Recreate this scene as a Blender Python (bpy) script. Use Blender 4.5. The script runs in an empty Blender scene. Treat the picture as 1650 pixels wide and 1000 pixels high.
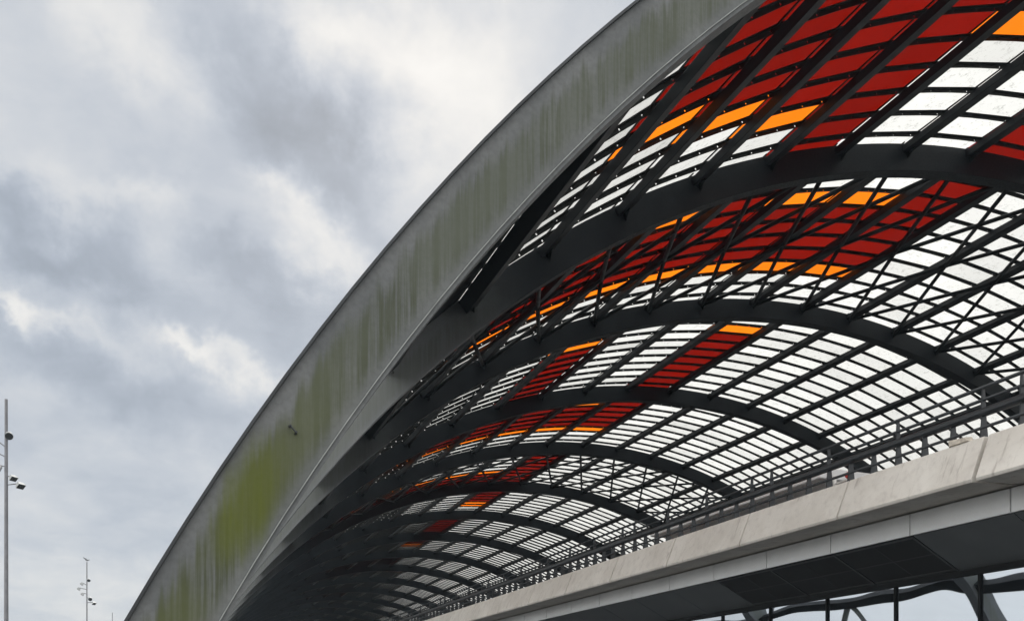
import bpy, math, random
from mathutils import Vector
random.seed(7)
R_ = math.radians
scene = bpy.context.scene
col = scene.collection

# ------------------------------------------------------------------ camera
EYE = 1.6
TH = R_(-21.78)                      # roof axis (+Y) lies 21.8 deg left of the view
cam_d = bpy.data.cameras.new('camera')
cam = bpy.data.objects.new('camera', cam_d); col.objects.link(cam)
cam.location = (0, 0, EYE)
cam.rotation_euler = (R_(90), 0, TH)
cam_d.sensor_width = 36.0
cam_d.lens = 1398.8 / 1650 * 36
cam_d.shift_y = (1136.3 - 500) / 1650
cam_d.clip_end = 5000
scene.camera = cam
FPX, CX, YH = 1398.8, 825.0, 1136.3

def az_el(px, py):
    a = math.atan((px - CX) / FPX)
    return a - TH, math.atan((YH - py) / FPX * math.cos(a))
def project(p):
    dx = p[0]*math.cos(TH) + p[1]*math.sin(TH)
    dy = -p[0]*math.sin(TH) + p[1]*math.cos(TH)
    if dy < 0.2: return None
    return CX + FPX*dx/dy, YH - FPX*(p[2]-EYE)/dy

# ------------------------------------------------------------------ view
vs = scene.view_settings
vs.view_transform = 'Standard'; vs.look = 'None'; vs.gamma = 1; vs.use_curve_mapping = False
vs.exposure = 0.0

# ------------------------------------------------------------------ node helper
class NT:
    def __init__(s, tree):
        s.t = tree; s.t.nodes.clear()
    def n(s, typ, **kw):
        nd = s.t.nodes.new(typ)
        for k, v in kw.items(): setattr(nd, k, v)
        return nd
    def link(s, a, b): s.t.links.new(a, b)
    def put(s, sock, v):
        if isinstance(v, bpy.types.NodeSocket): s.link(v, sock)
        else: sock.default_value = v
    def math(s, op, a, b=None, c=None, clamp=False):
        nd = s.n('ShaderNodeMath', operation=op, use_clamp=clamp)
        s.put(nd.inputs[0], a)
        if b is not None: s.put(nd.inputs[1], b)
        if c is not None: s.put(nd.inputs[2], c)
        return nd.outputs[0]
    def vmath(s, op, a, b=None):
        nd = s.n('ShaderNodeVectorMath', operation=op)
        s.put(nd.inputs[0], a)
        if b is not None: s.put(nd.inputs[1], b)
        return nd.outputs[0]
    def mr(s, v, a, b, c=0.0, d=1.0, smooth=True):
        nd = s.n('ShaderNodeMapRange', interpolation_type='SMOOTHSTEP' if smooth else 'LINEAR')
        s.put(nd.inputs['Value'], v)
        nd.inputs['From Min'].default_value = a; nd.inputs['From Max'].default_value = b
        nd.inputs['To Min'].default_value = c; nd.inputs['To Max'].default_value = d
        return nd.outputs['Result']
    def noise(s, vec, scale, detail=4, rough=.55, dist=0.0):
        nd = s.n('ShaderNodeTexNoise')
        if vec is not None: s.link(vec, nd.inputs['Vector'])
        nd.inputs['Scale'].default_value = scale; nd.inputs['Detail'].default_value = detail
        nd.inputs['Roughness'].default_value = rough; nd.inputs['Distortion'].default_value = dist
        return nd.outputs['Fac']
    def mix(s, f, a, b):
        nd = s.n('ShaderNodeMix', data_type='RGBA')
        s.put(nd.inputs[0], f); s.put(nd.inputs[6], a); s.put(nd.inputs[7], b)
        return nd.outputs[2]
    def scale(s, vec, x, y, z):
        return s.vmath('MULTIPLY', vec, (x, y, z))
def rgb(r, g, b): return (r, g, b, 1)

# ------------------------------------------------------------------ world: overcast sky with broken cloud
SUN_AZ, SUN_EL = az_el(660, 110)
world = bpy.data.worlds.new('World'); scene.world = world; world.use_nodes = True
w = NT(world.node_tree)
sky = w.n('ShaderNodeTexSky', sky_type='NISHITA', sun_disc=False)
sky.sun_elevation = SUN_EL; sky.sun_rotation = SUN_AZ
sky.air_density = 1.0; sky.dust_density = 2.0
tc = w.n('ShaderNodeTexCoord')
dirv = tc.outputs['Generated']
# warp the direction a little so the cloud edges are ragged
wn = w.n('ShaderNodeTexNoise'); w.link(dirv, wn.inputs['Vector'])
wn.inputs['Scale'].default_value = 10; wn.inputs['Detail'].default_value = 8; wn.inputs['Roughness'].default_value = .6
warp = w.vmath('MULTIPLY', w.vmath('SUBTRACT', wn.outputs['Color'], (.5, .5, .5)), (.17, .17, .15))
wd = w.vmath('ADD', dirv, warp)
sep = w.n('ShaderNodeSeparateXYZ'); w.link(wd, sep.inputs[0])
az = w.math('ARCTAN2', sep.outputs[0], sep.outputs[1])
el = w.math('ARCSINE', sep.outputs[2])
# cloud masses: (px, py, half width px, half height px, tilt deg, change of brightness)
BL = [(640, 110, 150, 110, 20, .22), (770, 200, 150, 80, 45, .16), (560, 20, 120, 40, 0, .10),
      (400, 60, 100, 60, 60, -.17), (470, 190, 110, 55, 35, -.20), (360, 250, 170, 55, 5, -.17), (570, 290, 100, 45, 50, -.18), (590, 160, 40, 45, 60, -.10),
      (70, 170, 150, 120, 0, .08), (180, 20, 90, 40, 30, .16), (250, 340, 210, 20, 8, .12), (510, 385, 80, 34, 35, .22), (470, 330, 50, 18, 20, .10),
      (40, 360, 110, 40, 20, -.15), (170, 430, 190, 45, 18, -.20), (430, 450, 120, 42, 30, -.17), (350, 400, 80, 30, 20, -.10),
      (25, 488, 38, 18, 30, .34), (110, 512, 60, 12, 10, .16), (290, 550, 60, 18, 30, .34), (390, 585, 50, 14, 15, .22),
      (90, 570, 150, 42, 15, -.17), (230, 640, 200, 45, 12, -.10), (440, 530, 60, 40, 40, -.06), (250, 780, 300, 60, 12, -.05),
      (60, 800, 160, 40, 5, .03), (80, 950, 320, 50, 0, .12)]
acc = None
PXR = 1 / 1500
for (px, py, hw, hh, tilt, amp) in BL:
    a0, e0 = az_el(px, py)
    du = w.math('SUBTRACT', az, a0); dv = w.math('SUBTRACT', e0, el)
    c, s_ = math.cos(R_(tilt)), math.sin(R_(tilt))
    u = w.math('ADD', w.math('MULTIPLY', du, c / (hw*PXR)), w.math('MULTIPLY', dv, s_ / (hw*PXR)))
    v = w.math('ADD', w.math('MULTIPLY', du, -s_ / (hh*PXR)), w.math('MULTIPLY', dv, c / (hh*PXR)))
    r2 = w.math('ADD', w.math('MULTIPLY', u, u), w.math('MULTIPLY', v, v))
    g = w.math('MULTIPLY', w.math('EXPONENT', w.math('MULTIPLY', r2, -.7)), amp)
    acc = g if acc is None else w.math('ADD', acc, g)
s0 = w.n('ShaderNodeSeparateXYZ'); w.link(dirv, s0.inputs[0])
flat = w.vmath('DIVIDE', wd, None)
inv = w.math('DIVIDE', 1.0, w.math('ADD', w.math('MAXIMUM', s0.outputs[2], 0.0), .28))
cmb = w.n('ShaderNodeCombineXYZ')
w.link(w.math('MULTIPLY', s0.outputs[0], inv), cmb.inputs[0]); w.link(w.math('MULTIPLY', s0.outputs[1], inv), cmb.inputs[1])
fb1 = w.noise(cmb.outputs[0], 2.6, 7, .56, .5)
fb2 = w.noise(cmb.outputs[0], 7.5, 8, .62, .4)
w.t.nodes.remove(flat.node)
fb = w.math('ADD', w.math('MULTIPLY', w.math('SUBTRACT', fb1, .5), .26), w.math('MULTIPLY', w.math('SUBTRACT', fb2, .5), .24))
zen = w.mr(s0.outputs[2], .60, .95, 0, .75)            # overcast: brighter overhead
back = w.math('ADD', w.mr(s0.outputs[1], .45, -.5, 0, .45), w.mr(s0.outputs[0], -.22, -.8, 0, .80))   # added fill: unseen sky brightened behind the camera and to the open side
lum = w.math('ADD', w.math('ADD', w.math('ADD', w.math('ADD', 0.635, w.math('MULTIPLY', acc, .74)), fb), zen), back)
lum = w.math('MAXIMUM', lum, .25)
# thin cloud lets blue through where it is dark, warm white where it is bright
tint = w.mix(w.mr(lum, .42, .90), rgb(.862, .966, 1.125), rgb(1.0, .99, .965))
cloud = w.vmath('SCALE', tint); cloud.node.inputs['Scale'].default_value = 1
w.link(lum, cloud.node.inputs['Scale'])
cl10 = w.vmath('SCALE', cloud); cl10.node.inputs['Scale'].default_value = 10.0
mixc = w.mix(.965, sky.outputs['Color'], cl10)
bg = w.n('ShaderNodeBackground'); w.link(mixc, bg.inputs['Color']); bg.inputs['Strength'].default_value = 0.1
wo = w.n('ShaderNodeOutputWorld'); w.link(bg.outputs[0], wo.inputs['Surface'])
world.cycles.sampling_method = 'MANUAL'; world.cycles.sample_map_resolution = 1024

# ------------------------------------------------------------------ sun (veiled)
sl = bpy.data.lights.new('sun', 'SUN'); sl.energy = 1.2; sl.angle = R_(14); sl.color = (1, .965, .91)
so = bpy.data.objects.new('sun', sl); col.objects.link(so); so.location = (20, 60, 80)
sd = Vector((math.sin(SUN_AZ)*math.cos(SUN_EL), math.cos(SUN_AZ)*math.cos(SUN_EL), math.sin(SUN_EL)))
so.rotation_euler = sd.to_track_quat('Z', 'Y').to_euler()

# ------------------------------------------------------------------ geometry of the vault (metres)
L = 12.0
RAD, SC, ZC, T1 = 2.8312*L, 2.5366*L, -1.2689*L + EYE, .8454*L
DEEP, DEEP0, GLASS = .885, .808, .955
def glass_r(y):          # the glazing dips towards the end rib
    u = max(0.0, min(1.0, (y-T1)/4.2)); return RAD + GLASS - .165*(1-u)**1.5
NB = 18
A0, DA = 2.35, 4.85
KMIN, KMAX = -9, 12
TIE = -55.6
def arc(a, r):          # a in degrees from the crown
    return SC + r*math.sin(R_(a)), ZC + r*math.cos(R_(a))
def pang(k): return A0 + DA*k

# ------------------------------------------------------------------ materials
def mat(name):
    m = bpy.data.materials.new(name); m.use_nodes = True
    return m, NT(m.node_tree)
def principled(t, base, rough=.6, metal=0.0, spec=.5, bump=None, bstr=.1, bdist=.02):
    p = t.n('ShaderNodeBsdfPrincipled')
    t.put(p.inputs['Base Color'], base); t.put(p.inputs['Roughness'], rough)
    p.inputs['Metallic'].default_value = metal; p.inputs['Specular IOR Level'].default_value = spec
    if bump is not None:
        b = t.n('ShaderNodeBump'); b.inputs['Strength'].default_value = bstr; b.inputs['Distance'].default_value = bdist
        t.link(bump, b.inputs['Height']); t.link(b.outputs[0], p.inputs['Normal'])
    o = t.n('ShaderNodeOutputMaterial'); t.link(p.outputs[0], o.inputs['Surface'])
    return p
def pos(t): return t.n('ShaderNodeNewGeometry').outputs['Position']

def simple(name, base, rough=.6, metal=0.0, var=.25, sc=3.0, spec=.5):
    m, t = mat(name); p = pos(t)
    n = t.noise(p, sc, 5, .6)
    dark = tuple(c*(1-var) for c in base); lite = tuple(min(1, c*(1+var)) for c in base)
    principled(t, t.mix(t.mr(n, .3, .7), rgb(*dark), rgb(*lite)), t.mr(n, .3, .7, rough*.85, min(1, rough*1.1)), metal, spec)
    return m

def rib_mat(name, weathered):
    """painted steel: grey and streaked with algae where rain reaches it; charcoal inner ribs with open-side light painted low down"""
    m, t = mat(name)
    p = pos(t); sx = t.n('ShaderNodeSeparateXYZ'); t.link(p, sx.inputs[0])
    x, y, z = sx.outputs
    dx = t.math('SUBTRACT', x, SC); dz = t.math('SUBTRACT', z, ZC)
    rad = t.math('SUBTRACT', t.math('SQRT', t.math('ADD', t.math('MULTIPLY', dx, dx), t.math('MULTIPLY', dz, dz))), RAD)
    ang = t.math('MULTIPLY', t.math('ARCTAN2', dx, dz), 180/math.pi)
    mott = t.noise(p, 1.1, 5, .6)
    fine = t.noise(p, 14, 4, .6)
    grey = t.mix(t.mr(mott, .3, .7), rgb(.155, .166, .172), rgb(.220, .230, .232))
    grey = t.mix(t.mr(fine, .35, .75, 0, .35), grey, rgb(.11, .115, .118))
    # vertical run-off streaks
    st1 = t.noise(t.scale(p, 8.5, 1, .34), 1.0, 6, .72)
    st2 = t.noise(t.scale(p, 26, 1, .4), 1.0, 4, .62)
    st = t.math('ADD', t.math('MULTIPLY', st1, .62), t.math('MULTIPLY', st2, .38))
    stm = t.mr(st, .42, .58)
    top = t.math('ADD', t.math('MULTIPLY', t.noise(t.scale(p, 7, 1, .1), 1.0, 4, .7), .55), .36)  # where each streak starts
    reach = t.mr(t.math('SUBTRACT', top, rad), -.04, .16)
    low = t.mr(rad, .0, .22)
    stain = t.math('MULTIPLY', t.math('MULTIPLY', stm, reach), t.math('MULTIPLY', low, .92))
    base = t.mix(stain, grey, rgb(.066, .076, .042))
    # broad green film
    film = t.noise(t.scale(p, .55, 1, .35), 1.0, 3, .5)
    gl = t.math('MULTIPLY', t.math('MULTIPLY', t.mr(film, .22, .55), reach), t.mr(rad, -.05, .28))
    base = t.mix(t.math('MULTIPLY', gl, t.mr(ang, -38, -57, .62, .85)), base, t.mix(t.mr(ang, -54, -59.5), rgb(.126, .141, .108), rgb(.118, .134, .058)))
    # vivid algae patch low on the arch
    d1 = t.math('DIVIDE', t.math('ADD', ang, 59.3), 1.25)
    d2 = t.math('DIVIDE', t.math('SUBTRACT', t.math('SUBTRACT', rad, .41), t.math('MULTIPLY', t.math('ADD', ang, 59.3), .13)), .34)
    wob = t.math('MULTIPLY', t.math('SUBTRACT', t.noise(t.scale(p, 3.4, 1, .5), 1.0, 4, .65), .5), 2.4)
    pr = t.math('ADD', t.math('ADD', t.math('MULTIPLY', d1, d1), t.math('MULTIPLY', d2, d2)), wob)
    patch = t.math('MULTIPLY', t.mr(pr, 1.5, -.1), t.mr(st, .36, .60, .97, .68))
    base = t.mix(patch, base, rgb(.118, .142, .008))
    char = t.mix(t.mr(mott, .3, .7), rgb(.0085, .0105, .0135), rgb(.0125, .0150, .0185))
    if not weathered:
        base = t.mix(.42, base, rgb(.34, .355, .365))      # open-side light painted into the colour: paler grey
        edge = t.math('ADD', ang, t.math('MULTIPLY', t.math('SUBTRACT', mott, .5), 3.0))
        fac = t.mr(edge, -38, -47)  # painted fade from the lit lower end up to charcoal
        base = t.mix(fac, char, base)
    principled(t, base, t.mr(fine, .3, .7, .50, .68), 0, .3 if weathered else .18, fine, .15, .01)
    return m
M_RIBOUT = rib_mat('weathered_grey_steel', True)
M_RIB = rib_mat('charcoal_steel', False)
M_PURLIN = simple('dark_steel', (.008, .0092, .011), .5, 0, .2, 2.0, .2)
M_BAR = simple('glazing_bar_steel', (.013, .013, .012), .6, 0, .25, 3.0, .2)
M_EDGE = simple('pale_lip', (.36, .38, .37), .45, 0, .2, 4.0)  # pale thin strip along the end rib's bottom edge
M_FLASH = simple('dark_flashing', (.055, .060, .066), .45, .3, .2, 2.0)

def glass_mat(name, c, dirt, gloss=.06):
    m, t = mat(name); p = pos(t)
    n1 = t.noise(p, 4.2, 8, .72, .6); n2 = t.noise(p, 17, 4, .7)
    spk = t.math('MULTIPLY', t.mr(n1, .50, .64), t.mr(n2, .42, .62))
    big = t.mr(t.noise(p, .35, 3, .5), .3, .7, 0, .10)
    f = t.math('ADD', t.math('MULTIPLY', spk, dirt), big, clamp=True)
    cc = t.mix(f, rgb(*c), rgb(c[0]*.42, c[1]*.42, c[2]*.40))
    # every pane has a slightly different tone
    s3 = t.n('ShaderNodeSeparateXYZ'); t.link(p, s3.inputs[0])
    ia = t.math('FLOOR', t.math('DIVIDE', t.math('SUBTRACT', t.math('MULTIPLY', t.math('ARCTAN2', t.math('SUBTRACT', s3.outputs[0], SC), t.math('SUBTRACT', s3.outputs[2], ZC)), 180/math.pi), A0), DA))
    iy = t.math('FLOOR', t.math('ADD', t.math('MULTIPLY', t.math('SUBTRACT', s3.outputs[1], T1), 11/L), .45))
    cv = t.n('ShaderNodeCombineXYZ'); t.link(ia, cv.inputs[0]); t.link(iy, cv.inputs[1])
    wn_ = t.n('ShaderNodeTexWhiteNoise', noise_dimensions='2D'); t.link(cv.outputs[0], wn_.inputs['Vector'])
    vv = t.n('ShaderNodeVectorMath', operation='SCALE'); t.link(cc, vv.inputs[0])
    t.link(t.mr(wn_.outputs['Value'], 0, 1, .86, 1.06, False), vv.inputs['Scale']); cc = vv.outputs[0]
    tr = t.n('ShaderNodeBsdfTranslucent'); t.link(cc, tr.inputs['Color'])
    gg = t.n('ShaderNodeBsdfGlossy'); gg.inputs['Roughness'].default_value = .25; gg.inputs['Color'].default_value = rgb(.8, .8, .8)
    gm = t.n('ShaderNodeNewGeometry'); dt = t.n('ShaderNodeVectorMath', operation='DOT_PRODUCT')
    t.link(gm.outputs['Incoming'], dt.inputs[0]); t.link(gm.outputs['Normal'], dt.inputs[1])
    sch = t.math('POWER', t.math('SUBTRACT', 1.0, t.math('ABSOLUTE', dt.outputs['Value']), clamp=True), 5.0)
    fr = t.math('MULTIPLY_ADD', sch, .95, .015)     # Fresnel reflection, stronger at a glancing angle
    ms = t.n('ShaderNodeMixShader'); t.link(t.math('MULTIPLY', fr, gloss), ms.inputs[0])
    t.link(tr.outputs[0], ms.inputs[1]); t.link(gg.outputs[0], ms.inputs[2])
    o = t.n('ShaderNodeOutputMaterial'); t.link(ms.outputs[0], o.inputs['Surface'])
    return m
G_WHITE = glass_mat('white_translucent_glass', (.76, .765, .745), .75, .6)
G_RED = glass_mat('red_translucent_glass', (.180, .0042, .0012), .35, .03)
G_ORANGE = glass_mat('orange_translucent_glass', (1.0, .215, .006), .12, .05)

def concrete_mat():
    m, t = mat('pale_concrete'); p = pos(t)
    n1 = t.noise(p, .8, 6, .6, .4); n2 = t.noise(p, 5, 6, .65); n3 = t.noise(p, 60, 3, .5)
    base = t.mix(t.mr(n1, .3, .7), rgb(.645, .61, .56), rgb(.775, .745, .695))
    base = t.mix(t.mr(n2, .45, .75, 0, .5), base, rgb(.50, .465, .43))
    # slanting run marks
    v = t.n('ShaderNodeMapping'); v.inputs['Rotation'].default_value = (R_(35), 0, 0); v.inputs['Scale'].default_value = (1, 4, .5)
    t.link(p, v.inputs['Vector'])
    n4 = t.noise(v.outputs[0], 1.6, 5, .65)
    base = t.mix(t.mr(n4, .58, .74, 0, .55), base, rgb(.30, .262, .235))
    principled(t, base, .85, 0, .3, t.math('ADD', n2, t.math('MULTIPLY', n3, .3)), .25, .015)
    return m
M_CONC = concrete_mat()
M_SLAB = simple('dark_concrete', (.16, .155, .15), .85, 0, .2, 1.0)
M_CLAD = simple('pale_metal_cladding', (.86, .88, .89), .38, .0, .04, 1.2)
M_SOFF = simple('grey_metal_soffit', (.19, .205, .215), .45, .2, .10, .8)
M_MESH = simple('black_mesh_soffit', (.028, .029, .031), .8, 0, .3, 6)
M_TRIM = simple('grey_trim', (.10, .105, .11), .5, .2, .15, 3)
M_FRAME = simple('black_window_frame', (.008, .009, .010), .6, 0, .2, 3, .15)
M_RAIL = simple('rail_steel', (.028, .032, .037), .4, .2, .25, 5)
M_GALV = simple('galvanised_steel', (.25, .25, .27), .5, .2, .15, 3)
M_LAMPB = simple('lamp_housing', (.50, .52, .52), .45, .0, .12, 8)
M_LENS = simple('lamp_lens', (.07, .075, .08), .25, 0, .2, 8)
M_WOOD = simple('pale_board', (.62, .56, .48), .8, 0, .2, 12)
M_WHITE = simple('white_paint', (.78, .78, .76), .5, 0, .08, 5)
M_REDL = simple('red_lens', (.65, .06, .05), .3, 0, .1, 5)
M_GULL = simple('gull_feathers', (.30, .31, .33), .8, 0, .25, 9)
M_GROUND = simple('asphalt', (.07, .069, .067), .9, 0, .2, .8)

def window_glass():
    m, t = mat('reflective_window_glass'); p = pos(t)
    h = t.noise(p, .42, 1, .4)
    b = t.n('ShaderNodeBump'); b.inputs['Strength'].default_value = 1; b.inputs['Distance'].default_value = .030
    t.link(h, b.inputs['Height'])
    g = t.n('ShaderNodeBsdfGlossy'); g.inputs['Roughness'].default_value = .015; g.inputs['Color'].default_value = rgb(.52, .57, .63)
    t.link(b.outputs[0], g.inputs['Normal'])
    d = t.n('ShaderNodeBsdfDiffuse'); d.inputs['Color'].default_value = rgb(.05, .055, .06)
    ms = t.n('ShaderNodeMixShader'); ms.inputs[0].default_value = .86
    t.link(d.outputs[0], ms.inputs[1]); t.link(g.outputs[0], ms.inputs[2])
    o = t.n('ShaderNodeOutputMaterial'); t.link(ms.outputs[0], o.inputs['Surface'])
    return m
M_WIN = window_glass()

# ------------------------------------------------------------------ mesh builder
class MB:
    def __init__(s): s.v = []; s.f = []; s.mi = []; s.sm = False
    def face(s, pts, mi=0):
        i = len(s.v); s.v += [tuple(p) for p in pts]; s.f.append(tuple(range(i, i+len(pts)))); s.mi.append(mi)
    def hexa(s, a, mi=0):   # a: 8 points, 4 lower ring then 4 upper ring
        i = len(s.v); s.v += [tuple(p) for p in a]
        for q in ((3, 2, 1, 0), (4, 5, 6, 7), (0, 1, 5, 4), (1, 2, 6, 5), (2, 3, 7, 6), (3, 0, 4, 7)):
            s.f.append(tuple(i+k for k in q)); s.mi.append(mi)
    def box(s, x0, x1, y0, y1, z0, z1, mi=0):
        s.hexa([(x0, y0, z0), (x1, y0, z0), (x1, y1, z0), (x0, y1, z0), (x0, y0, z1), (x1, y0, z1), (x1, y1, z1), (x0, y1, z1)], mi)
    def prism(s, prof, y0, y1, mi=0):   # profile in (x, z) swept along y
        n = len(prof); i = len(s.v)
        s.v += [(x, y0, z) for x, z in prof] + [(x, y1, z) for x, z in prof]
        s.f.append(tuple(i+k for k in range(n))); s.f.append(tuple(i+n+k for k in reversed(range(n)))); s.mi += [mi, mi]
        for k in range(n):
            j = (k+1) % n; s.f.append((i+k, i+n+k, i+n+j, i+j)); s.mi.append(mi)
    def arcbox(s, a0, a1, r0, r1, y0, y1, n, mi=0):
        i = len(s.v)
        for k in range(n+1):
            a = a0 + (a1-a0)*k/n
            (xa, za), (xb, zb) = arc(a, r0), arc(a, r1)
            s.v += [(xa, y0, za), (xb, y0, zb), (xb, y1, zb), (xa, y1, za)]
        for k in range(n):
            o = i+4*k
            for q in range(4):
                b = (q+1) % 4
                s.f.append((o+q, o+4+q, o+4+b, o+b)); s.mi.append(mi)
        s.f.append((i, i+1, i+2, i+3)); o = i+4*n; s.f.append((o+3, o+2, o+1, o)); s.mi += [mi, mi]
    def tube(s, p, q, r, r2=None, n=10, mi=0, caps=True):
        p, q = Vector(p), Vector(q); r2 = r if r2 is None else r2
        d = (q-p).normalized(); u = d.orthogonal().normalized(); v = d.cross(u); i = len(s.v)
        for c, rr in ((p, r), (q, r2)):
            for k in range(n):
                a = 2*math.pi*k/n; s.v.append(tuple(c + u*(rr*math.cos(a)) + v*(rr*math.sin(a))))
        for k in range(n):
            j = (k+1) % n; s.f.append((i+k, i+j, i+n+j, i+n+k)); s.mi.append(mi)
        if caps:
            s.f.append(tuple(i+k for k in reversed(range(n)))); s.f.append(tuple(i+n+k for k in range(n))); s.mi += [mi, mi]
    def sphere(s, c, rx, ry, rz, nu=14, nv=9, mi=0):
        i = len(s.v)
        for a in range(nv+1):
            t = math.pi*a/nv
            for b in range(nu):
                p = 2*math.pi*b/nu
                s.v.append((c[0]+rx*math.sin(t)*math.cos(p), c[1]+ry*math.sin(t)*math.sin(p), c[2]+rz*math.cos(t)))
        for a in range(nv):
            for b in range(nu):
                d = (b+1) % nu
                s.f.append((i+a*nu+b, i+(a+1)*nu+b, i+(a+1)*nu+d, i+a*nu+d)); s.mi.append(mi)
    def build(s, name, mats, parent=None, smooth=False, bevel=0):
        me = bpy.data.meshes.new(name); me.from_pydata(s.v, [], s.f)
        for m in (mats if isinstance(mats, (list, tuple)) else [mats]): me.materials.append(m)
        me.polygons.foreach_set('material_index', s.mi)
        if smooth: me.polygons.foreach_set('use_smooth', [True]*len(s.f))
        me.update()
        o = bpy.data.objects.new(name, me); col.objects.link(o)
        if parent is not None:
            o.parent = parent; o.location = -Vector(parent['_w'])
        if bevel:
            b = o.modifiers.new('bevel', 'BEVEL'); b.width = bevel; b.segments = 2; b.limit_method = 'ANGLE'
        return o
def thing(name, loc, label, cat, group=None):
    o = bpy.data.objects.new(name, None); col.objects.link(o); o.location = loc; o.empty_display_size = .3
    o['label'] = label; o['category'] = cat; o['_w'] = tuple(loc)
    if group: o['group'] = group
    return o
def tag(o, label, cat=None, group=None):
    o['label'] = label
    if cat: o['category'] = cat
    if group: o['group'] = group
    return o
def sub(mb, name, mats, parent, **kw):      # a sub-part: the parent is a part that sits at its thing's origin
    smooth = kw.get('smooth', False); bevel = kw.get('bevel', 0)
    o = mb.build(name, mats, None, smooth, bevel); o.parent = parent
    return o
def structure(mb, name, mats):
    o = mb.build(name, mats); o['kind'] = 'structure'; return o

# ------------------------------------------------------------------ ground
g = MB(); g.face([(-1500, -1500, 0), (1500, -1500, 0), (1500, 1500, 0), (-1500, 1500, 0)])
structure(g, 'ground', M_GROUND)

# ------------------------------------------------------------------ vaulted roof
roof = thing('vaulted_roof', (SC, T1, 0), 'barrel vaulted station roof of dark arched ribs with white, red and orange glass', 'roof')
YEND = T1 + NB*L
RT = .45
for i in range(NB+1):
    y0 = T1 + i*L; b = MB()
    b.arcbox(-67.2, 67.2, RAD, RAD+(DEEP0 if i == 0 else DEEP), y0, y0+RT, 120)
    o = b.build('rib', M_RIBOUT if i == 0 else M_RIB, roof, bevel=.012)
    if i == 0:
        tag(o, 'weathered grey end rib streaked with green algae')
        e = MB(); e.arcbox(-67, 67, RAD-.006, RAD+.006, y0-.010, y0+.02, 120)
        sub(e, 'bottom_lip', M_EDGE, o)
        e = MB(); e.arcbox(-67, 67, RAD-.055, RAD-.003, y0+.012, y0+RT-.02, 120)
        sub(e, 'bottom_flange', M_RIBOUT, o)
        e = MB(); e.arcbox(-67, 67, RAD+DEEP0-.004, RAD+DEEP0+.028, y0-.05, y0+RT+.05, 120)
        sub(e, 'top_flashing', M_FLASH, o)
# purlins: square tubes running the whole length
for k in [None] + list(range(KMIN-1, KMAX+1)):
    a = R_(TIE if k is None else pang(k)); c = Vector((SC, 0, ZC)); nr = Vector((math.sin(a), 0, math.cos(a))); tg = Vector((math.cos(a), 0, -math.sin(a)))
    pts = []
    rr0, rr1, hw = RAD+.60, RAD+.815, .195
    if k in (None, KMAX): rr0, rr1, hw = RAD+.20, RAD+.58, .17
    if k == KMIN: rr0, rr1, hw = RAD+.50, RAD+.866, .20
    for y in (T1+.2, YEND+.3):
        for (r, s) in ((rr0, -hw), (rr0, hw), (rr1, hw), (rr1, -hw)):
            q = c + nr*r + tg*s; pts.append((q.x, y, q.z))
    b = MB(); b.hexa(pts)
    b.build('edge_beam' if k in (None, KMAX) else 'purlin', M_PURLIN, roof, bevel=.012)

# colour plan of the glazing: W white, R red, O orange
def colour(bay, kc, r):
    if bay == 1:
        if kc in (-8, -7, -6):
            o = 15 + kc
            return 'O' if r == o else ('R' if r < o else 'W')
        if kc == -5: return 'R'
        if kc == -4: return 'O' if r == 6 else ('R' if r < 6 else 'W')
        if kc == -3: return 'R' if r < 3 else ('O' if r == 3 else 'W')
        if kc == -2: return 'R' if r > 4 else 'W'
        return 'W'
    if bay == 2:
        if r == 0: return colour(1, kc, 11)
        if -8 <= kc <= -2:
            if r >= 9: return 'W'
            if r == 8: return 'O'
            if r >= 4: return 'R'
            if kc in (-5, -2): return 'R'
            return 'O' if r == 3 else 'W'
        return 'W'
    if bay == 3:
        if r == 0: return colour(2, kc, 11)
        if kc == -2: return 'W' if r < 3 else ('O' if r == 3 else 'R')
        if kc == -5: return 'W' if r < 4 else ('O' if r == 4 else 'R')
        return 'W'
    if bay == 4:
        if r == 0: return colour(3, kc, 11)
        if -8 <= kc <= -2:
            if r > 8: return 'W'
            if r == 8: return 'O'
            if kc == -3 and r == 3: return 'O'
            if kc == -3 and r < 3: return 'W'
            return 'R'
        return 'W'
    if bay == 5:
        if r == 0: return 'W'
        if kc == -2: return 'R'
        if -8 <= kc <= -3: return 'W' if r < 8 else ('O' if r == 8 else 'R')
        return 'W'
    if bay == 6:
        if r == 0: return colour(5, kc, 11)
        if kc == -2: return 'R' if r < 8 else ('O' if r in (8, 9) else 'W')
        if kc in (-7, -6): return 'R' if r < 4 else 'W'
        return 'W'
    if bay == 7: return 'R' if kc in (-2, -7) and r > 0 else 'W'
    if bay == 8:
        if kc == -2: return 'R' if r < 7 else ('O' if r in (7, 8) else 'W')
        return 'W'
    if bay == 9: return 'R' if kc in (-2, -3, -4, -5, -6) and r > 0 else 'W'
    if bay == 10: return 'O' if kc in (-2, -1) and r in (4, 5) else ('R' if kc in (-4, -3) and r < 9 else 'W')
    if bay == 12: return 'R' if kc in (-3, -2, -4) else 'W'
    if bay == 14: return 'R' if kc in (-1, -5) else 'W'
    return 'W'
def barpos(bay, k): return T1 + (bay-1)*L + (k+.55)*L/11
panes = []
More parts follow.
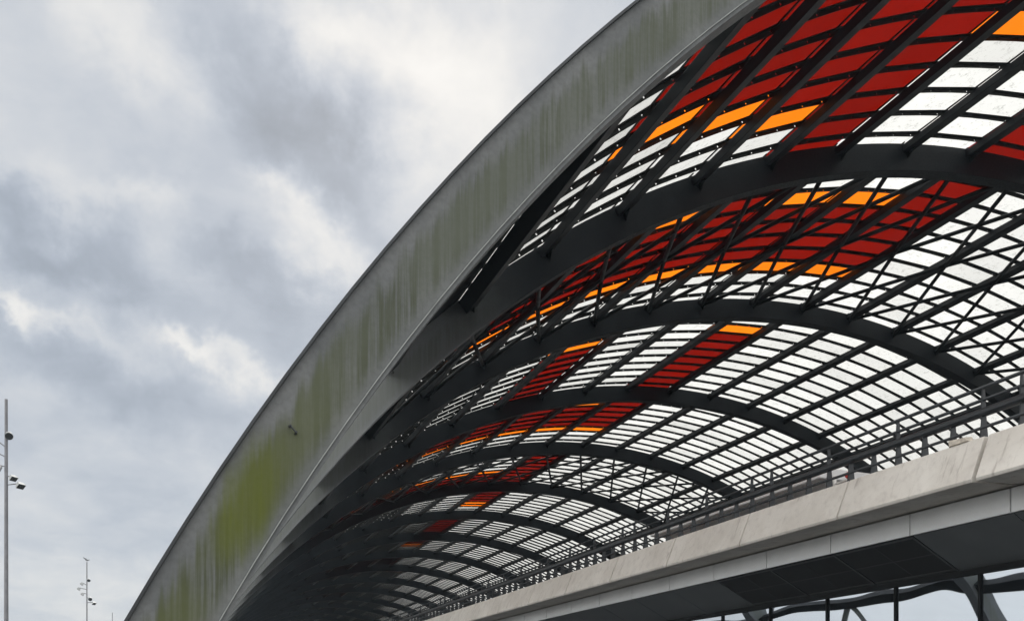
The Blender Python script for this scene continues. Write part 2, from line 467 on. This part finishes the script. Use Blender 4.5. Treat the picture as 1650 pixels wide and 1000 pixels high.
for bay in range(1, NB+1):
    for kc in range(KMIN, KMAX):
        a0, a1 = pang(kc)+.02, pang(kc+1)-.02
        for r in range(0, 11):
            y0, y1 = barpos(bay, r-1)+.0125, barpos(bay, r)-.0125
            if bay == 1 and r == 0: y0 = T1+.50
            g0, g1 = glass_r(y0), glass_r(y1)+.02       # each pane laps over the next like a shingle
            (xa, za), (xb, zb), (xc, zc), (xd, zd) = arc(a0, g0), arc(a1, g0), arc(a1, g1), arc(a0, g1)
            q = [(xa, y0, za), (xb, y0, zb), (xc, y1, zc), (xd, y1, zd)]
            pr = [project(p) for p in q]
            size = 0
            if all(pr):
                cxm = sum(p[0] for p in pr)/4; cym = sum(p[1] for p in pr)/4
                if -20 < cxm < 1670 and -20 < cym < 1010:
                    hid = False
                    size = 0 if hid else abs(sum(pr[i][0]*pr[(i+1) % 4][1]-pr[(i+1) % 4][0]*pr[i][1] for i in range(4)))/2
            panes.append((size, colour(bay, kc, r), q))
panes.sort(key=lambda p: -p[0])
GM = {'W': G_WHITE, 'R': G_RED, 'O': G_ORANGE}
for size, c, q in panes[:99]:
    b = MB(); b.face(q)
    o = b.build('glass_pane', GM[c], roof)
    if c == 'R': tag(o, 'red glass pane')
    elif c == 'O': tag(o, 'orange glass pane')
b = MB()
for size, c, q in panes[99:]: b.face(q, 'WRO'.index(c))
o = b.build('glass_pane', [G_WHITE, G_RED, G_ORANGE], roof); o['kind'] = 'stuff'

# glazing bars: one lattice per bay (cross bars with drilled fixing holes, long seams)
for bay in range(1, NB+1):
    b = MB()
    for r in range(11):
        yb = barpos(bay, r); FT = glass_r(yb)-.004; FB = FT-.142; FM = FT-.016
        for kc in range(KMIN, KMAX):
            a0, a1 = pang(kc), pang(kc+1)
            b.arcbox(a0, a1, FM, FT, yb-.085, yb+.085, 1)              # flange under the glass edge
            b.arcbox(a0, a1, FT+.0005, FT+.045, yb-.0122, yb+.0122, 1)   # cap between two panes
            y0, y1 = yb-.007, yb+.007                                 # thin web below it
            if bay <= 6 and kc <= 5:
                cur = a0
                for h in (.12, .38, .64, .90):
                    ah = a0 + (a1-a0)*(h + random.uniform(-.02, .02)); w2 = math.degrees(.024/RAD)
                    b.arcbox(cur, ah-w2, FB, FM, y0, y1, 1)
                    b.arcbox(ah-w2, ah+w2, FB, FB+.034, y0, y1, 1)
                    b.arcbox(ah-w2, ah+w2, FB+.086, FM, y0, y1, 1)
                    cur = ah+w2
                b.arcbox(cur, a1, FB, FM, y0, y1, 1)
            else:
                b.arcbox(a0, a1, FB, FM, y0, y1, 1)
    ya, yz = (T1+.2 if bay == 1 else T1+(bay-1)*L), T1+bay*L
    w2 = math.degrees(.022/RAD)
    for k in range(KMIN, KMAX+1):
        a = pang(k)
        for r in range(11):
            sa, sb = max(ya, barpos(bay, r-1)), barpos(bay, r)
            ga = min(glass_r(sa), glass_r(sb)); b.arcbox(a-w2, a+w2, ga-.018, ga+.035, sa+.037, sb-.037, 1)
    b.build('glazing_frame', M_BAR, roof)

# opaque sheet closing the vault below the lowest glass row, one sheet per bay
for bay in range(1, NB+1):
    b = MB(); ya = T1+.5 if bay == 1 else T1+(bay-1)*L+.006; yb = T1+bay*L-.006
    n = 8
    for q in range(n):
        y0, y1 = ya+(yb-ya)*q/n, ya+(yb-ya)*(q+1)/n
        g0, g1 = glass_r(y0), glass_r(y1)
        P = [arc(pang(KMIN-1)-.1, g0-.03), arc(pang(KMIN)-.03, g0-.03), arc(pang(KMIN)-.03, g0+.03), arc(pang(KMIN-1)-.1, g0+.03)]
        Q = [arc(pang(KMIN-1)-.1, g1-.03), arc(pang(KMIN)-.03, g1-.03), arc(pang(KMIN)-.03, g1+.03), arc(pang(KMIN-1)-.1, g1+.03)]
        for j in range(4):
            m = (j+1) % 4
            b.face([(P[j][0], y0, P[j][1]), (P[m][0], y0, P[m][1]), (Q[m][0], y1, Q[m][1]), (Q[j][0], y1, Q[j][1])])
        if q == 0: b.face([(p[0], y0, p[1]) for p in P])
        if q == n-1: b.face([(p[0], y1, p[1]) for p in reversed(Q)])
    b.build('eaves_sheet', M_PURLIN, roof)
# diagonal bracing tubes in every third bay
braces = []
for bay in (2, 5):
    ya, yb = T1+(bay-1)*L+RT, T1+bay*L
    for k in range(-9, 9):
        for d in (-2, 2):
            if not -9 <= k+d <= 11: continue
            xa, za = arc(pang(k), RAD+.60); xm, zm = arc(pang(k+d/2), RAD+.60); xb, zb = arc(pang(k+d), RAD+.60)
            braces.append((bay, k, [(xb, ya, zb), (xm, (ya+yb)/2, zm), (xa, yb, za)]))
def brace_mb(b, pts):
    b.tube(pts[0], pts[1], .082, n=10); b.tube(pts[1], pts[2], .082, n=10)
vis = braces[:96]
for x in vis:
    b = MB(); brace_mb(b, x[2]); b.build('brace_tube', M_PURLIN, roof, smooth=True)
# cleat plates that carry the purlin ends on the rib faces
for i, rb in enumerate([o for o in roof.children if o.name.split('.')[0] == 'rib'][:8]):
    b = MB(); y0 = T1 + i*L
    for k in range(KMIN, KMAX):
        a = R_(pang(k)); c = Vector((SC, 0, ZC)); nr = Vector((math.sin(a), 0, math.cos(a))); tg = Vector((math.cos(a), 0, -math.sin(a)))
        for (ya, yb, rl) in (((y0-.34, y0-.001, .0),) if i else ()) + ((y0+RT+.34, y0+RT+.001, .0),):
            P = []
            for sgn in (-.013, .013):
                for (yy, r) in ((yb, RAD+.40), (ya, RAD+.585), (ya, RAD+.602), (yb, RAD+.602)):
                    q = c + nr*r + tg*sgn; P.append((q.x, yy, q.z))
            b.hexa(P)
        for sgn in (-.06, .06):                                          # bolt heads on the end plate
            if i:
                q = c + nr*(RAD+.545) + tg*sgn; b.tube((q.x, y0-.022, q.z), (q.x, y0-.001, q.z), .022, n=6)
    sub(b, 'purlin_cleats', M_PURLIN, rb)
# raking struts from the eaves beam to the rib feet on the open side
for i in range(8):
    ya, yb = T1+i*L+RT, T1+(i+1)*L
    xa, za = arc(TIE, RAD+.40)
    for yf in (ya+.1, yb-.1):
        xf, zf = arc(-66.0, RAD+.42)
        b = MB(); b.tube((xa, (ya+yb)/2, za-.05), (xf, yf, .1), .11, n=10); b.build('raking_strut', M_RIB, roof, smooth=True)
# bracket stubs left on two ribs
for (px, py, i) in ((632, 598, 1), (472, 693, 0)):
    a, e = az_el(px, py); y = T1+i*L-.02; x = y*math.tan(a); dist = math.hypot(x, y); z = EYE + dist*math.tan(e)
    b = MB(); b.tube((x-.035, y+.03, z+.05), (x-.03, y-.03, z+.04), .016); b.tube((x-.03, y-.03, z+.04), (x+.02, y-.04, z-.02), .009); b.tube((x+.03, y+.03, z-.03), (x+.035, y-.03, z-.02), .014)
    b.build('fixing_stub', M_FLASH, roof)

# ------------------------------------------------------------------ station building with the raised bus deck
XT, XB, XC, XW = 12.30, 11.984, 12.96, 14.23
CP = .161*XC
ZT, ZB, ZCT, ZCB, ZW = EYE+.3543*XT, EYE+.3004*XB, EYE+.2798*XC, EYE+.2460*XC, EYE+.1825*XW
bld = thing('station_building', (20, T1, 0), 'low glass fronted station hall under a pale concrete bus deck edge', 'building')
CL = .249*XT
y = .8238*XT - 3*CL
j = 0
while y < 222 and j < 74:
    b = MB(); gap = .021 if j != 3 else .065
    b.prism([(XT, ZT), (XB+.012, ZB+.03), (XB+.035, ZB-.02), (XC+.02, ZCT-.004), (XC+.25, ZCT), (XC+.25, ZT-.02)], y+gap, y+CL-.018)
    b.build('concrete_panel', M_CONC, bld, bevel=.012); y += CL; j += 1
y = .7914*XC - 4*CP; j = 0
ys = []
while y < 222 and j < 98:
    b = MB(); b.box(XC, XC+.05, y+.014, y+CP-.014, ZCB, ZCT-.035)
    b.build('cladding_panel', M_CLAD, bld, bevel=.006)
    ys.append(y); y += CP; j += 1
def sof(u, off=0.0):   # point on the sloping soffit
    return XC+.06 + (XW-XC-.06)*u, ZCB+.004 + (ZW-ZCB)*u - off
for j, y in enumerate(ys[:60]):
    meshy = 5 <= j <= 7 or j in (14, 15, 16, 22, 23)
    (xa, za), (xb, zb) = sof(0.03), sof(1)
    b = MB(); ya, yb = y+.012, y+CP-.012
    b.hexa([(xa, ya, za), (xb, ya, zb), (xb, yb, zb), (xa, yb, za), (xa, ya, za+.03), (xb, ya, zb+.03), (xb, yb, zb+.03), (xa, yb, za+.03)])
    o = b.build('soffit_panel', M_MESH if meshy else M_SOFF, bld)
    if meshy:
        tag(o, 'black mesh soffit panel with grey edging')
        b = MB()
        def strip(u0, u1, y0, y1):
            (p, q), (r, s) = sof(u0, .004), sof(u1, .004)
            b.hexa([(p, y0, q), (r, y0, s), (r, y1, s), (p, y1, q), (p, y0, q+.02), (r, y0, s+.02), (r, y1, s+.02), (p, y1, q+.02)])
        strip(.031, .999, ya, ya+.055); strip(.031, .07, ya+.057, yb); strip(.93, .999, ya+.057, yb)
        sub_o = sub(b, 'edge_trim', M_TRIM, o)
        b = MB()
        strip(.072, .928, (ya+yb)/2-.012, (ya+yb)/2+.012); strip(.49, .515, ya+.057, (ya+yb)/2-.014); strip(.49, .515, (ya+yb)/2+.014, yb)
        sub(b, 'cross_bar', simple('faint_bar', (.05, .05, .052), .7), o)
WM0, WMS = .835*XW, .1425*XW
n0 = -4
HEAD = .10
b = MB(); b.box(XW-.05, XW+.10, WM0+n0*WMS, 222, ZW-HEAD-.02, ZW-.01); b.build('head_beam', M_FRAME, bld)
for n in range(n0, 22):
    ya, yb = WM0+n*WMS, WM0+(n+1)*WMS
    f = MB()
    f.box(XW-.045, XW+.05, ya-.024, ya+.024, .0, ZW-HEAD-.022)
    f.box(XW-.03, XW+.05, ya+.034, yb-.034, .0, .12); f.box(XW-.03, XW+.05, ya+.034, yb-.034, 2.60, 2.66)
    win = f.build('window', M_FRAME, bld)
    p = MB(); p.box(XW+.0, XW+.02, ya+.036, yb-.036, 2.67, ZW-HEAD-.024); p.box(XW+.0, XW+.02, ya+.036, yb-.036, .125, 2.59)
    sub(p, 'pane', M_WIN, win)
b = MB(); b.box(XW, XW+.2, WM0+22*WMS, 222, 0, ZW-HEAD-.03); b.build('plain_wall', M_SOFF, bld)
b = MB(); b.box(XC+.26, 57, T1-14, 222, ZCT-.45, ZT-.35); b.build('deck_slab', M_SLAB, bld)
b = MB(); b.box(XC+.06, XC+.25, T1-14, 222, ZCB+.06, ZCT-.03); b.build('edge_beam', M_SLAB, bld)
b = MB(); b.box(XW+3, 56, WM0+n0*WMS, 222, .0, ZCT-.46); b.build('hall_core', M_SLAB, bld)

# ------------------------------------------------------------------ railing on the deck edge
XR = 12.52
rail = thing('railing', (XR, T1, ZT), 'dark steel railing with a thick crash tube along the concrete deck edge', 'railing')
ZR = dict(top=EYE+.4185*XR, mid=EYE+.4022*XR, fat=EYE+.3857*XR, low=EYE+.3660*(XR-.12))
Y0, Y1 = 2.0, 222.0
for nm, z, r, x in (('top_rail', ZR['top'], .032, XR), ('mid_rail', ZR['mid'], .029, XR), ('guard_tube', ZR['fat'], .078, XR), ('low_rail', ZR['low'], .027, XR-.12)):
    b = MB(); b.tube((x, Y0, z), (x, Y1, z), r, n=14)
    if nm == 'guard_tube':
        y = .803*XR - 6.9
        while y < 120:
            b.tube((x, y-.03, z), (x, y+.03, z), r+.008, n=14); y += .485*XR
    b.build(nm, M_RAIL, rail, smooth=(nm != 'guard_tube'))
bks, posts = [], []
P = .485*XR
base = .831*XR - P
while base < 215:
    for i in range(10):
        yy = base + i*.0477*XR
        bks.append(yy)
        if i in (0, 3, 6, 9): posts.append(yy)
    base += P
def bracket(b, y):
    z0, z1 = ZT-.02, ZR['fat']-.05
    b.hexa([(XR-.08, y-.012, z0), (XR+.11, y-.012, z0), (XR+.11, y+.012, z0), (XR-.08, y+.012, z0),
            (XR-.03, y-.012, z1), (XR+.06, y-.012, z1), (XR+.06, y+.012, z1), (XR-.03, y+.012, z1)])
def post(b, y):
    z0, z1 = ZR['fat']+.06, ZR['top']-.02
    b.hexa([(XR-.05, y-.012, z0), (XR+.05, y-.012, z0), (XR+.05, y+.012, z0), (XR-.05, y+.012, z0),
            (XR-.025, y-.012, z1), (XR+.03, y-.012, z1), (XR+.03, y+.012, z1), (XR-.025, y+.012, z1)])
for y in [q for q in bks if q > 9][:98]:
    b = MB(); bracket(b, y); b.build('bracket', M_RAIL, rail)
b = MB()
for y in [q for q in bks if q <= 9] + [q for q in bks if q > 9][98:]: bracket(b, y)
b.build('bracket', M_RAIL, rail)['kind'] = 'stuff'
for y in [q for q in posts if q > 9][:80]:
    b = MB(); post(b, y); b.build('post', M_RAIL, rail)
b = MB()
for y in [q for q in posts if q <= 9] + [q for q in posts if q > 9][80:]: post(b, y)
b.build('post', M_RAIL, rail)['kind'] = 'stuff'

# board lying on the ledge
y = .870*XT
b = MB(); b.hexa([(XT-.03, y-.20, ZT+.004), (XT+.10, y-.24, ZT+.004), (XT+.10, y+.20, ZT+.004), (XT-.03, y+.16, ZT+.004),
                  (XT-.03, y-.16, ZT+.075), (XT+.08, y-.20, ZT+.085), (XT+.08, y+.22, ZT+.095), (XT-.03, y+.17, ZT+.105)])
tag(b.build('board', M_WOOD, bevel=.006), 'pale broken board lying on the concrete ledge below the railing', 'board')
# bus shelter on the deck, only its roof edge shows under the railing tube
sx, sy, sz = 17.6, 19.0, ZT-.35
sh = thing('bus_shelter', (sx, sy, sz), 'pale roofed bus shelter on the deck glimpsed through the railing', 'bus shelter')
b = MB(); b.box(sx-.9, sx+1.2, sy, sy+9, sz+2.25, sz+2.55); b.build('roof', M_CLAD, sh, bevel=.03)
for q in (0.4, 3.2, 6.0, 8.6):
    b = MB(); b.tube((sx+1.0, sy+q, sz), (sx+1.0, sy+q, sz+2.25), .05); b.build('post', M_RAIL, sh)
b = MB(); b.box(sx+1.06, sx+1.09, sy+.3, sy+8.7, sz+.3, sz+2.1); b.build('back_panel', M_SOFF, sh)
# small marker post with red light on the deck
t_ = thing('marker_post', (XR+.9, 1.105*(XR+.9), ZT-.35), 'white marker post with a small red light on the deck behind the railing', 'marker post')
x, y = XR+.9, 1.105*(XR+.9)
b = MB(); b.box(x-.035, x+.035, y-.035, y+.035, ZT-.35, ZT+.60); b.build('post', M_WHITE, t_, bevel=.005)
b = MB(); b.sphere((x+.02, y-.40, ZT+.52), .075, .075, .075); o = b.build('lamp', M_REDL, t_, smooth=True)
b = MB(); b.box(x-.02, x+.02, y-.42, y-.036, ZT+.41, ZT+.44); b.build('arm', M_WHITE, t_)

# ------------------------------------------------------------------ floodlight masts
def mast(px, py, Y, r0, r1, label, heads, group='floodlight masts beyond the roof'):
    X = (px-CX)/FPX*Y; h = EYE + (YH-py)/FPX*Y
    d = Vector((math.cos(TH), math.sin(TH), 0)); f = Vector((-math.sin(TH), math.cos(TH), 0))
    p0 = d*X + f*Y; k = Y/FPX
    m = thing('floodlight_mast', tuple(p0), label, 'floodlight mast', group)
    b = MB(); b.tube(p0, p0+Vector((0, 0, h)), r0, r1, 14); b.build('pole', M_GALV, m, smooth=False)
    for (hx, hy, kind, sz, ax, ay) in heads:
        c = p0 + d*((hx-px)*k) + Vector((0, 0, h-(hy-py)*k)) - f*.10
        a = p0 + d*((ax-px)*k) + Vector((0, 0, h-(ay-py)*k))
        s = sz*k
        aim = (-f*(.9 if kind == 'round' else .25) + Vector((0, 0, -.75)) + d*(.55 if hx > px else -.55)).normalized()
        u = aim.cross(Vector((0, 0, 1))).normalized(); v = u.cross(aim)
        hb = MB()
        if kind == 'round':
            hb.tube(c-aim*s*.55, c+aim*s*.35, s*.34, s*.52, 20)
        else:
            pts = [c + aim*(s*da) + u*(s*du) + v*(s*dv) for da, q in ((-.3, .34), (.3, .52)) for du, dv in ((-q, -q*.8), (q, -q*.8), (q, q*.8), (-q, q*.8))]
            hb.hexa(pts)
        fl = hb.build('floodlight', M_LAMPB, m)
        lb = MB()
        if kind == 'round': lb.tube(c+aim*s*.352, c+aim*s*.38, s*.47, n=20)
        else:
            lb.hexa([c + aim*(s*da) + u*(s*du) + v*(s*dv) for da in (.302, .335) for du, dv in ((-.46, -.36), (.46, -.36), (.46, .36), (-.46, .36))])
        sub(lb, 'lens', M_LENS, fl); fl.children[0].location = (0, 0, 0)
        fl.children[0].matrix_parent_inverse = fl.matrix_local.inverted() if False else fl.children[0].matrix_parent_inverse
        ab = MB(); ab.tube(a, c-aim*s*.3, .022 if Y < 60 else .03, n=8); sub(ab, 'arm', M_GALV, fl)
    return p0, d, f, k, h
H1 = [(16.5, 702, 'round', 12, 9, 701), (-6, 712, 'box', 12, 8, 719), (-8, 731, 'box', 12, 8, 735), (0, 753, 'box', 12, 7, 751),
      (23, 770, 'box', 11, 8, 767), (34.5, 782, 'box', 12, 8, 781)]
mast(10, 643, 38, .105, .062, 'tall near floodlight mast at the left edge of the view', H1)
H2 = [(143.8, 934, 'round', 5, 140.5, 934), (133, 940, 'box', 6, 140, 942), (128, 948, 'box', 6, 140, 949), (134, 956.5, 'box', 6, 140, 956),
      (146, 964, 'round', 6, 140.5, 962), (152, 971, 'box', 6, 141, 970)]
p0, d, f, k, h = mast(140, 905, 81, .075, .045, 'distant floodlight mast with a gull at its top', H2)
H3 = [(183.5, 1006, 'box', 4, 181, 1006), (178.5, 1012, 'box', 4, 181, 1012)]
mast(181, 986, 124, .07, .045, 'farthest thin floodlight mast beside the foot of the roof arch', H3)
# gull settling on the second mast
c = p0 + Vector((0, 0, h+.17))
b = MB()
body = [(-.17, .07, .015), (-.10, .03, .05), (0, 0, .07), (.10, .0, .065), (.16, .03, .042), (.20, .045, .045), (.245, .05, .03), (.30, .035, .006)]
N = 12; i0 = 0
for (dx, dz, r) in body:
    cc = c + d*dx + Vector((0, 0, dz))
    for q in range(N):
        an = 2*math.pi*q/N; b.v.append(tuple(cc + f*(r*math.cos(an)) + Vector((0, 0, r*math.sin(an)))))
for s in range(len(body)-1):
    for q in range(N):
        j = (q+1) % N; b.f.append((s*N+q, s*N+j, (s+1)*N+j, (s+1)*N+q)); b.mi.append(0)
# half-raised wings
for sgn in (-1, 1):
    w0 = c + d*.06 + Vector((0, 0, .04)); w1 = c - d*.08 + Vector((0, 0, .03))
    t0 = c - d*.20 + f*(.22*sgn) + Vector((0, 0, .24)); t1 = c - d*.26 + f*(.24*sgn) + Vector((0, 0, .22))
    up = Vector((0, 0, .025)); b.hexa([w0, w1, t1, t0, w0+up, w1+up, t1+up*.3, t0+up*.3])
gull = b.build('gull', M_GULL, None, smooth=True); tag(gull, 'small grey gull with half raised wings on the distant mast top', 'bird')
lg = MB()
for sgn in (-.03, .03): lg.tube(c + f*sgn + Vector((0, 0, -.04)), c + f*sgn*.8 + Vector((0, 0, -.17)), .008, n=6)
sub(lg, 'legs', M_WOOD, gull)

# ------------------------------------------------------------------ thin air that pales the far end of the vault
b = MB(); b.box(-70, 80, -20, 262, -1.0, 30)
m, t = mat('haze_air')
pv = t.n('ShaderNodeVolumePrincipled'); pv.inputs['Color'].default_value = rgb(.70, .87, 1.0); pv.inputs['Density'].default_value = .0006
o_ = t.n('ShaderNodeOutputMaterial'); t.link(pv.outputs[0], o_.inputs['Volume'])
hz = b.build('haze', m); hz['kind'] = 'stuff'

# clean up helper property
for o in list(bpy.data.objects):
    if '_w' in o: del o['_w']
